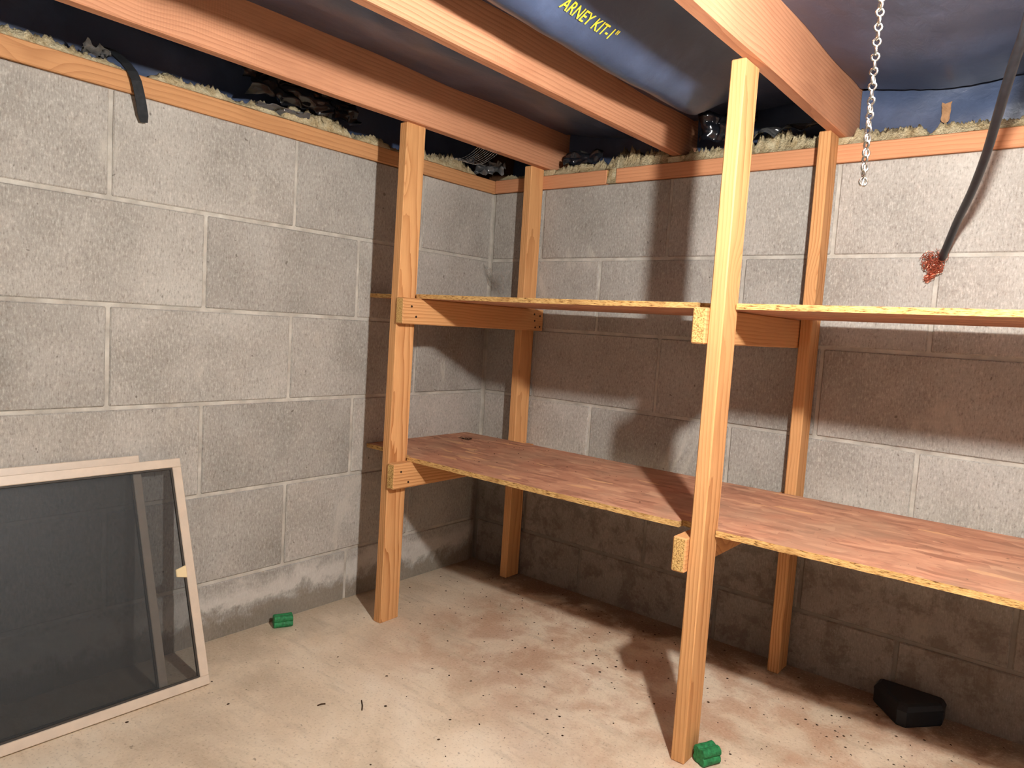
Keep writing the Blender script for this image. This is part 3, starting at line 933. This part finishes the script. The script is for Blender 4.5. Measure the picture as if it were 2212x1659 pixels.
# ------------------------------------------------------------------ black hose with copper mesh
hz = tag(empty('black_hose', (1.86, -0.05, 1.42)), 'black hose hanging from the ceiling to the right wall, copper mesh stuffed in its end', 'hose')
def onray(u, v, y):
    d = fw + rt*((u-1106)/FPX) - up*((v-829.5)/FPX)
    t = (y-CAM.y)/d.y
    return CAM + d*t
key = [(2034, 558, -0.022), (2046, 530, -0.075), (2068, 478, -0.17), (2100, 412, -0.31), (2128, 340, -0.44), (2150, 268, -0.55), (2170, 200, -0.64), (2192, 130, -0.71), (2222, 40, -0.78)]
kp = [onray(*k) for k in key]
def catmull(pts, n=5):
    out = []
    for i in range(len(pts)-1):
        p0, p1, p2, p3 = pts[max(i-1, 0)], pts[i], pts[i+1], pts[min(i+2, len(pts)-1)]
        for k in range(n):
            t = k/n
            out.append(0.5*((2*p1) + (p2-p0)*t + (2*p0-5*p1+4*p2-p3)*t*t + (3*p1-p0-3*p2+p3)*t**3))
    out.append(pts[-1]); return out
kp.append(Vector((2.075, kp[-1].y-0.03, 1.945)))
kp[-2].x = min(kp[-2].x, 2.07)
cp = catmull(kp)
V, F = tube_mesh(cp, 0.0105, 14)
mesh_obj('hose_tube', V, F, 'tube', hz, smooth=True)
endp = kp[0]
rnd_ = random.Random(3)
V, F = [], []
def addtube(pts, r, seg=4):
    a, b = tube_mesh(pts, r, seg); k = len(V)
    V.extend(a); F.extend(tuple(i+k for i in f) for f in b)
cc = onray(2016, 566, -0.022)
for k in range(70):
    c = cc + Vector((rnd_.uniform(-0.024, 0.026), rnd_.uniform(-0.012, 0.010), rnd_.uniform(-0.026, 0.026)))
    rr = rnd_.uniform(0.004, 0.014); ax = Vector((rnd_.uniform(-1, 1), rnd_.uniform(-1, 1), rnd_.uniform(-1, 1))).normalized()
    s = ax.cross(Vector((0.3, 0.5, 0.8))).normalized(); t = ax.cross(s)
    addtube([c + s*rr*math.cos(q*0.62) + t*rr*math.sin(q*0.62)*rnd_.uniform(0.7, 1.2) + ax*q*0.0012 for q in range(11)], 0.0009)
tail = onray(1999, 607, -0.016)
for k in range(26):
    a = cc + Vector((rnd_.uniform(-0.012, 0.032), rnd_.uniform(-0.006, 0.006), rnd_.uniform(-0.03, -0.012)))
    b = tail + Vector((rnd_.uniform(-0.008, 0.014), rnd_.uniform(-0.006, 0.006), rnd_.uniform(-0.006, 0.016)))
    addtube([a.lerp(b, q/6) + Vector((0.004*math.sin(q*2.1+k), 0.003*math.cos(q*1.7+k), 0.003*math.sin(q*1.3+k))) for q in range(7)], 0.0009)
cm = mesh_obj('copper_mesh', V, F, 'copper', hz); cm['label'] = 'tangled copper wire mesh'

# ------------------------------------------------------------------ lamp under the fourth joist, with jack chain
lamp = tag(empty('ceiling_lamp', (2.13, LIGHT.y, JB-0.001)), 'bare lit bulb in a porcelain socket under the joist right of the chain', 'lamp')
box('mounting_board', (1.93, LIGHT.y-0.012-0.045, 1.772), (2.23, LIGHT.y+0.13, 1.8095), 'cross', lamp)
def lathe(name, prof, c, mat, parent, seg=28, smooth=True):
    V, F = [], []
    for r, z in prof:
        for k in range(seg):
            a = 2*math.pi*k/seg
            V.append((c[0]+r*math.cos(a), c[1]+r*math.sin(a), z))
    for i in range(len(prof)-1):
        for k in range(seg):
            F.append((i*seg+k, i*seg+(k+1) % seg, (i+1)*seg+(k+1) % seg, (i+1)*seg+k))
    F.append(tuple(range(seg))); F.append(tuple(reversed([(len(prof)-1)*seg+k for k in range(seg)])))
    b = bmesh.new(); me = bpy.data.meshes.new('t'); me.from_pydata(V, [], F); b.from_mesh(me); bpy.data.meshes.remove(me)
    bmesh.ops.recalc_face_normals(b, faces=b.faces)
    return bm_obj(name, b, mat, parent, smooth=smooth)
lc_ = (LIGHT.x, LIGHT.y)
lathe('socket', [(0.055, 1.7715), (0.055, 1.752), (0.040, 1.738), (0.026, 1.728), (0.024, 1.700)], lc_, 'porcelain', lamp)
bulb_prof = [(0.013, 1.6995), (0.014, 1.688), (0.022, 1.672)] + [(0.030*math.sin(a), LIGHT.z+0.002+0.030*math.cos(a)) for a in [math.radians(q) for q in range(60, 176, 12)]]
lathe('bulb', bulb_prof, lc_, 'bulb', lamp, 20)

chain = tag(empty('jack_chain', (1.977, -1.56, 1.31)), 'galvanised jack chain hanging from the ceiling in front of the right wall', 'chain')
cx_, cy_ = 1.977, -1.545
pitch = 0.0178
z = 1.772; zend = 1.330
i = 0
me_link = {}
def link_pts(vertical_rot):
    # a figure-eight link: lower loop in one plane, upper loop turned a quarter
    pts = []
    for q in range(13):
        a = -math.pi/2 + 2*math.pi*q/12
        pts.append(Vector((0.0045*math.cos(a), 0.0, -0.0052+0.0050*math.sin(a)*1.0)))
    for q in range(13):
        a = math.pi/2*3 + 2*math.pi*q/12
        pts.append(Vector((0.0, 0.0042*math.cos(a), 0.0052+0.0046*math.sin(a))))
    if vertical_rot:
        pts = [Vector((-p.y, p.x, p.z)) for p in pts]
    return pts
for k_ in (0, 1):
    V, F = tube_mesh(link_pts(k_), 0.00145, 6)
    me = bpy.data.meshes.new('chain_link'); me.from_pydata([tuple(v) for v in V], [], F); me.materials.append(MAT['zinc'])
    for p in me.polygons: p.use_smooth = True
    me_link[k_] = me
zc = zend + 0.010
while zc < z - 0.004:
    o = bpy.data.objects.new('chain_link', me_link[i % 2 * 0])
    COL.objects.link(o); o.parent = chain
    o.location = Vector((cx_, cy_, zc)) - chain.location
    o.rotation_euler = (random.uniform(-0.05, 0.05), random.uniform(-0.05, 0.05), 0.7 + random.uniform(-0.2, 0.2) + 0.12*i)
    zc += pitch; i += 1

# ------------------------------------------------------------------ cobwebs
def webfn(u, v):
    a = Vector((0.004, -0.055, 1.405)).lerp(Vector((0.020, -0.02, 1.33)), v)
    b = Vector((0.205, -0.090, 1.375)).lerp(Vector((0.115, -0.03, 1.265)), v)
    p = a.lerp(b, u)
    p.z -= 0.020*math.sin(math.pi*u) - 0.012*nz(u*5, v*5, 1); p.y -= 0.012*math.sin(math.pi*v)
    return tuple(p)
V, F = grid_mesh(16, 12, webfn)
o = mesh_obj('cobweb', V, F, 'web', smooth=True); tag(o, 'dusty grey cobweb sheet in the corner above the upper shelf', 'cobweb')
V, F = [], []
for k in range(10):
    a = Vector((0.290+0.004*k, -0.44+0.010*k, JB-0.001)); b = Vector((0.035+0.006*k, -0.37+0.008*math.sin(k), 1.80))
    b = b.lerp(a, 0.12)
    k0 = len(V)
    A, Bf_ = tube_mesh([a.lerp(b, q/7)+Vector((0, 0, -0.035*math.sin(math.pi*q/7)*(0.6+0.06*k))) for q in range(8)], 0.0007, 4)
    V += A; F += [tuple(i+k0 for i in f) for f in Bf_]
o = mesh_obj('cobweb', V, F, 'web'); tag(o, 'stringy cobweb hanging between the left joist and the left sill plate', 'cobweb')

# ------------------------------------------------------------------ crumbs on floor and shelf
POSTS = [(0.2405, -0.817), (1.453, -0.810), (0.247, -0.097), (1.457, -0.099)]
def crumbs(name, n, fx, fz, rmax, seed, label):
    rg = random.Random(seed); V, F = [], []
    for k in range(n):
        x, y = fx(rg)
        while any(px-0.012 < x < px+0.058 and py-0.012 < y < py+0.101 for px, py in POSTS): x, y = fx(rg)
        r = rg.uniform(0.25, 1.0)**2*rmax+0.0010; a = rg.uniform(0, 6.28); el = rg.uniform(0.3, 1.0)
        b0 = len(V); h = r*0.45
        for q in range(5):
            an = 2*math.pi*q/5
            lx, ly = r*math.cos(an), r*el*math.sin(an)
            V.append((x+math.cos(a)*lx-math.sin(a)*ly, y+math.sin(a)*lx+math.cos(a)*ly, fz))
        V.append((x, y, fz+h))
        for q in range(5): F.append((b0+q, b0+(q+1) % 5, b0+5))
        F.append(tuple(b0+q for q in reversed(range(5))))
    o = mesh_obj(name, V, F, 'debris')
    o['label'] = label; o['category'] = 'debris'; o['kind'] = 'stuff'
    return o
crumbs('floor_crumbs', 620, lambda g: (g.uniform(0.06, 2.3), -0.05-abs(g.gauss(0, 0.62))), 0.0003, 0.0045, 5, 'dark crumbs and wood chips scattered over the concrete floor')
crumbs('shelf_crumbs', 90, lambda g: (min(2.3, 0.05+abs(g.gauss(0, 0.5))), g.uniform(-0.66, -0.05)), LZ+0.0176, 0.003, 6, 'dark crumbs scattered over the lower shelf')
def twig(pts, r, label, mat='debris'):
    V, F = tube_mesh(pts, r, 6)
    o = mesh_obj('twig', V, F, mat); return tag(o, label, 'twig', 'twigs on the floor')
def onfloor(u, v):
    d = fw + rt*((u-1106)/FPX) - up*((v-829.5)/FPX)
    t = (0.002-CAM.z)/d.z
    return CAM + d*t
twig([onfloor(781, 1513), onfloor(783, 1524), onfloor(782, 1534)], 0.0018, 'thin upright looking twig on the open floor')
twig([onfloor(686, 1524), onfloor(694, 1521), onfloor(703, 1520)], 0.0022, 'short dark twig on the floor left of the upright one')
rg = random.Random(4)
pts = [Vector((0.12+0.035*math.sin(q*0.9)*(1-q/40)+q*0.002, -0.26+0.022*math.cos(q*1.3), LZ+0.0195+0.004*math.sin(q*2.0)**2)) for q in range(24)]
V, F = tube_mesh(pts, 0.0008, 5)
o = mesh_obj('wire_scrap', V, F, 'nail'); tag(o, 'tangled wire scrap at the back of the lower shelf near the corner', 'wire')
